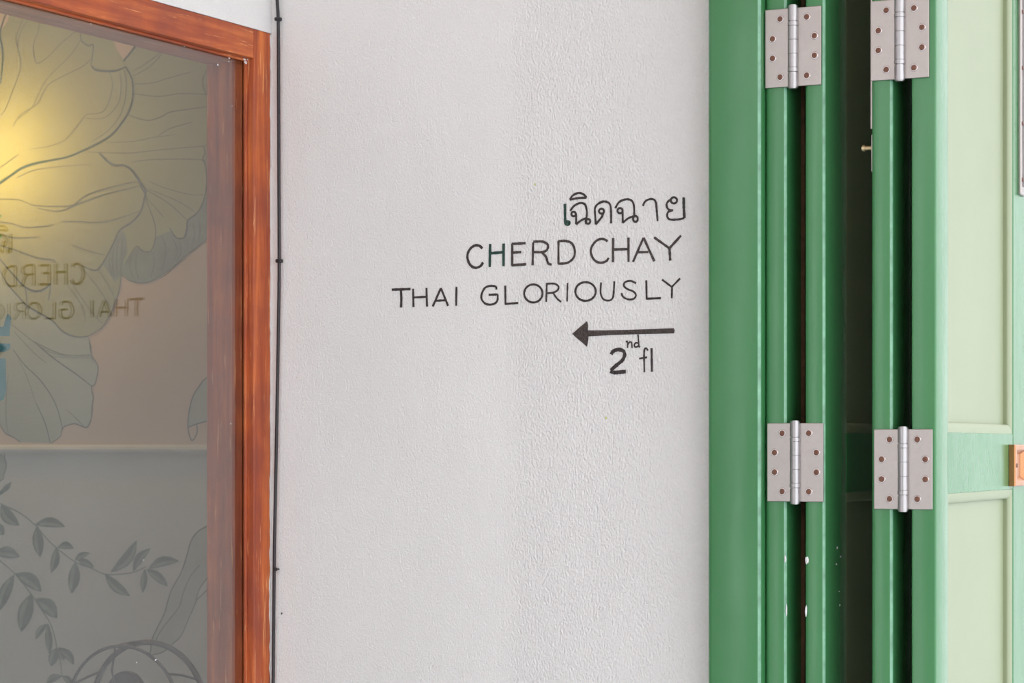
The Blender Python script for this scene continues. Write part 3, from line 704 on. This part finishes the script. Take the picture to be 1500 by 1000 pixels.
paint_lines('fold_hatching', [(q2(p), .9) for p in (
    [(600, 400), (590, 470), (600, 560)], [(620, 360), (612, 450), (618, 550)], [(640, 340), (640, 430), (632, 540)], [(575, 450), (578, 500), (590, 550)],
    [(690, 450), (680, 500), (700, 560)], [(720, 420), (712, 500), (730, 570)], [(850, 340), (870, 420), (850, 520)], [(900, 340), (930, 420), (900, 490)], [(940, 370), (950, 420), (930, 470)], [(800, 430), (810, 490), (790, 560)], [(1010, 280), (1020, 330), (1010, 380)], [(1040, 260), (1050, 310), (1040, 370)])], 'line', lotus, .0013)
# right hand leaf stalk and strap leaf
c = on_y(290, 560, MY); stalk = empty('strap_leaf_mural', (c.x, MY, c.z), label='pale painted leaf curling down beside the window jamb behind the glass', category='mural')
paint_poly('leaf', q3([(1200, 120), (1082, 190), (1040, 240), (1010, 290), (990, 370), (985, 450), (1082, 418), (1200, 400)]), 'sage_pale', stalk, .0004)
paint_lines('leaf_outline', [(q3([(1200, 120), (1082, 190), (1040, 240), (1010, 290), (990, 370), (985, 455), (1005, 517), (1030, 485), (1033, 450), (1028, 437)]), 2.0), (q3([(985, 450), (1020, 435), (1082, 418), (1200, 400)]), 1.7)], 'line', stalk, .0010, .15)
c = on_y(260, 950, MY); lance = empty('lance_leaf_mural', (c.x, MY, c.z), label='long pointed leaf painted on the lower wall behind the glass near the fan', category='mural')
La = q4([(1200, 130), (1075, 185), (1030, 215), (1000, 260), (980, 330), (950, 420), (900, 510), (880, 570), (860, 640), (810, 740), (792, 790), (790, 830), (776, 856)])
Lb = q4([(1150, 380), (1075, 465), (1040, 520), (1025, 580), (990, 660), (950, 750), (900, 800), (850, 840), (776, 856)])
paint_poly('leaf', La + Lb[::-1][1:], 'lance', lance, .0004)
paint_lines('leaf_outline', [(La, 1.9), (Lb, 1.4), (q4([(1050, 380), (1000, 440), (960, 530), (940, 600), (870, 690), (830, 750), (808, 805)]), 1.4), (q4([(1120, 480), (1075, 522), (1026, 572)]), 1.3)], 'line', lance, .0010, .15)

def vine(label, stem, leaves):
    c = on_y(stem[-1][0], stem[-1][1], MY); root = empty('vine_mural', (c.x, MY, c.z), label=label, category='mural')
    paint_lines('stem', [(stem, 1.7)], 'vine', root, .0006, .1)
    for (bx, by), (tx, ty), wd, bend in leaves:
        bx, tx, wd = bx / W, tx / W, wd / W; by, ty = by / W + 720, ty / W + 720
        dx, dy = tx - bx, ty - by; L = math.hypot(dx, dy); nx, ny = -dy / L, dx / L
        prof = [(0, .10), (.15, .55), (.35, .95), (.55, 1.0), (.75, .78), (.9, .38), (1, .04)]
        def P(t, s): 
            k = bend * L * math.sin(math.pi * t)
            return (bx + dx * t + nx * (k + s), by + dy * t + ny * (k + s))
        lf = [P(t, wd / 2 * v) for t, v in prof] + [P(t, -wd / 2 * v) for t, v in prof[::-1]]
        o = paint_poly('leaf', lf, 'vine', root, .0008)
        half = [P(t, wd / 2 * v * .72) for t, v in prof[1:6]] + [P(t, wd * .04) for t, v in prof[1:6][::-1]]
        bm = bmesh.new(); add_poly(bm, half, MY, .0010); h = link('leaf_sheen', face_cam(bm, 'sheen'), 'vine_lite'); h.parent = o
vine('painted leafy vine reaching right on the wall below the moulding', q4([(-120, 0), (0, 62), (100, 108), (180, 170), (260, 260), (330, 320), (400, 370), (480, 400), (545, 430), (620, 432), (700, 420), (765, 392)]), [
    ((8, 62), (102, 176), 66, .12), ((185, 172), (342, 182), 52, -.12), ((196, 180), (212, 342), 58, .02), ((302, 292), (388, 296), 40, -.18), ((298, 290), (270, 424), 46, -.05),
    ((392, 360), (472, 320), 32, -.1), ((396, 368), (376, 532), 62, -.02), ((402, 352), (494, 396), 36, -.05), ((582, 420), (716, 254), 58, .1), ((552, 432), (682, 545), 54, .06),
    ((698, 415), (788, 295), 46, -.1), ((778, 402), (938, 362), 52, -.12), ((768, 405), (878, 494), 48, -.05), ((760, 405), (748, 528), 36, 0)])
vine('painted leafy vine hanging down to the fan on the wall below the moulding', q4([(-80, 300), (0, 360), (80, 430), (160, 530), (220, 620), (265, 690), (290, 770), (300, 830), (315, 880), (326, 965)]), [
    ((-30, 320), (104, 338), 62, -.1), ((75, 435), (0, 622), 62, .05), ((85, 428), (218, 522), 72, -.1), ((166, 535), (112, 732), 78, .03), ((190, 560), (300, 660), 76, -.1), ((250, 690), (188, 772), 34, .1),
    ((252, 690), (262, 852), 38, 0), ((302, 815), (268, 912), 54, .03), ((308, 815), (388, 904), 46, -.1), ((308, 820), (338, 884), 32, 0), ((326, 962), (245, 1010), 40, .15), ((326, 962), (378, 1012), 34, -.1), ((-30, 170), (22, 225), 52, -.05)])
c = on_y(5, 700, MY); side = empty('round_leaf_mural', (c.x, MY, c.z), label='small painted leaf below the moulding at the left edge', category='mural')
paint_poly('leaf', [(-60, 655)] + q3([(0, 575), (25, 610), (35, 650), (20, 700), (0, 732)]) + [(-60, 740)], 'sage_pale', side, .0004)
paint_poly('leaf', q3([(62, 732), (50, 770), (0, 806), (-60, 840), (-60, 815), (0, 785), (30, 750)]), 'vine', side, .0005)
paint_lines('leaf_outline', [([(-60, 650)] + q3([(0, 575), (25, 610), (35, 650), (20, 700), (0, 732)]) + [(-60, 745)], 1.6)], 'line', side, .0009, .15)

# ------------------------------------------------------------------ fan standing in the room
FY = .16
c0 = on_y(180, 1043.5, FY); kpx = (c0 - CAM).dot(FWD) / FPX; RF = 93 * kpx * 1.05
r_ = ray(218, 1038); dY = 0.0
back = on_y(218, 1038, FY + .075)
fan = empty('pedestal_fan', (c0.x, FY, 0), label='dark wire cage fan standing behind the glass', category='fan')
def ring(c, R, r, n=56): return tube_mesh([(c.x + R * math.cos(2 * math.pi * k / n), c.y, c.z + R * math.sin(2 * math.pi * k / n)) for k in range(n)], r, 8, True)
link('front_ring', ring(c0, RF, .0028), 'fan', fan, smooth=True)
cb = Vector((c0.x, FY + .075, c0.z + .003))
cb = Vector((back.x, FY + .075, back.z))
link('rear_ring', ring(cb, RF * 1.02, .0048), 'fan', fan, smooth=True)
for k in range(6):
    a = math.radians(98 + 60 * k)
    p = c0 + Vector((RF * math.cos(a), 0, RF * math.sin(a))); a2_ = a + math.radians(-10); q = cb + Vector((RF * 1.02 * math.cos(a2_), 0, RF * 1.02 * math.sin(a2_)))
    link('cage_wire', tube_mesh([p, (p + q) / 2 + Vector((0, 0, .004 * math.sin(a))), q], .0022, 6), 'fan', fan, smooth=True)
    if k: continue
    p2 = c0 + Vector((.03 * math.cos(a), -.012, .03 * math.sin(a)))
    link('cage_wire', tube_mesh([p, (p + p2) / 2 + Vector((0, -.01, 0)), p2], .0018, 6), 'fan', fan, smooth=True)
hub = on_y(181, 1014, FY + .026)
cyl('motor', (hub.x, FY + .035, hub.z), (0, 1, 0), 31 * kpx, .018, 'fan', fan, 32, None, .004)
for k in range(3):
    a = math.radians(22 + 120 * k); bm = bmesh.new(); rows = []
    for i in range(6):
        rr = .01 + (RF * .30 - .01) * i / 5; ww = .006 + .018 * math.sin(math.pi * (.15 + .7 * i / 5))
        rows.append([bm.verts.new((c0.x + rr * math.cos(a) - s * ww * math.sin(a), FY + .03 + s * .012, c0.z + rr * math.sin(a) + s * ww * math.cos(a))) for s in (-1, -.3, .3, 1)])
    for A_, B_ in zip(rows, rows[1:]):
        for k2 in range(3): bm.faces.new((A_[k2], A_[k2 + 1], B_[k2 + 1], B_[k2]))
    bmesh.ops.solidify(bm, geom=bm.faces[:], thickness=.0015)
    link('blade', bm_mesh(bm, 'blade'), 'fan', fan)
cyl('pole', (c0.x, FY + .06, (c0.z - RF) / 2 + .03), (0, 0, 1), .012, c0.z - RF + .06, 'fan', fan, 16)
cyl('base', (c0.x, FY + .06, .015), (0, 0, 1), .19, .03, 'fan', fan, 36, .17, .005)
cyl('neck', (c0.x, FY + .07, c0.z - RF / 2), (0, 0, 1), .016, RF, 'fan', fan, 16)

# ------------------------------------------------------------------ wall lamp by the mural, just left of the view
lp = on_y(-95, 225, MY - .13)
lamp = empty('wall_lamp', (lp.x, MY, lp.z), label='small warm wall lamp with a round bulb against the mural', category='lamp')
cyl('back_plate', (lp.x, MY - .009, lp.z - .07), (0, 1, 0), .035, .016, 'brass', lamp, 28, None, .003)
link('arm', tube_mesh([(lp.x, MY - .015, lp.z - .07), (lp.x, MY - .10, lp.z - .075), (lp.x, MY - .13, lp.z - .06), (lp.x, MY - .13, lp.z - .03)], .005, 10), 'brass', lamp, smooth=True)
cyl('socket', (lp.x, MY - .13, lp.z - .03), (0, 0, 1), .015, .03, 'brass', lamp, 20, None, .002)
bm = bmesh.new(); bmesh.ops.create_uvsphere(bm, u_segments=24, v_segments=14, radius=.026); bmesh.ops.translate(bm, verts=bm.verts, vec=(lp.x, MY - .13, lp.z + .005))
link('bulb', bm_mesh(bm, 'bulb'), 'bulb', lamp, smooth=True)
ld = bpy.data.lights.new('sconce_light', 'POINT'); ld.energy = SCONCE_POWER; ld.color = (1.0, .60, .16); ld.shadow_soft_size = .03
lo_ = bpy.data.objects.new('sconce_light', ld); COL.objects.link(lo_); lo_.location = (lp.x + .035, MY - .155, lp.z + .005); lo_.parent = lamp; lo_.matrix_parent_inverse = Matrix.Translation(lamp.location).inverted()
# sprig of leaves hanging beside the lamp
sp0 = on_y(-6, 330, MY - .05); sprig = empty('hanging_sprig', sp0, label='small green leafy sprig by the lamp at the left edge', category='plant')
link('stem', tube_mesh([sp0 + Vector((-.05, .045, .05)), sp0 + Vector((-.03, .01, .02)), sp0, sp0 + Vector((0, 0, -.03))], .0012, 6), 'leaf', sprig, smooth=True)
for dx, dz, a in ((.002, .012, .4), (-.006, -.004, 2.4), (.004, -.016, -.5), (-.004, -.028, 3.6), (-.02, .02, 1.2)):
    bm = bmesh.new(); pts = [(0, 0), (.004, .003), (.009, .0035), (.014, 0), (.009, -.0035), (.004, -.003)]
    vv = [bm.verts.new((sp0.x + dx + u * math.cos(a) - v * math.sin(a), sp0.y - .002 - abs(v) * .3, sp0.z + dz + u * math.sin(a) + v * math.cos(a))) for u, v in pts]
    bm.faces.new((vv[0], vv[1], vv[2], vv[3])); bm.faces.new((vv[0], vv[3], vv[4], vv[5])); bmesh.ops.solidify(bm, geom=bm.faces[:], thickness=.0004)
    link('leaf', bm_mesh(bm, 'leaf'), 'leaf', sprig)

# fill lamp added out of view to brighten the room behind the glass
rl = Vector((corner_x - 1.0, -.6, CEIL))
cl = empty('fill_ceiling_lamp', rl, label='added round fill lamp on the unseen ceiling behind the glass', category='lamp')
cyl('fill_lamp_body', rl + Vector((0, 0, -.02)), (0, 0, 1), .19, .04, 'inner', cl, 36, None, .005)
cyl('fill_diffuser', rl + Vector((0, 0, -.045)), (0, 0, 1), .17, .012, 'diff', cl, 36, None, .003)
ad = bpy.data.lights.new('room_fill_light', 'AREA'); ad.shape = 'DISK'; ad.size = .34; ad.energy = ROOM_FILL_POWER; ad.color = (.95, .98, 1.0)
ao = bpy.data.objects.new('room_fill_light', ad); COL.objects.link(ao); ao.location = rl + Vector((0, 0, -.06)); ao.parent = cl; ao.matrix_parent_inverse = Matrix.Translation(cl.location).inverted()
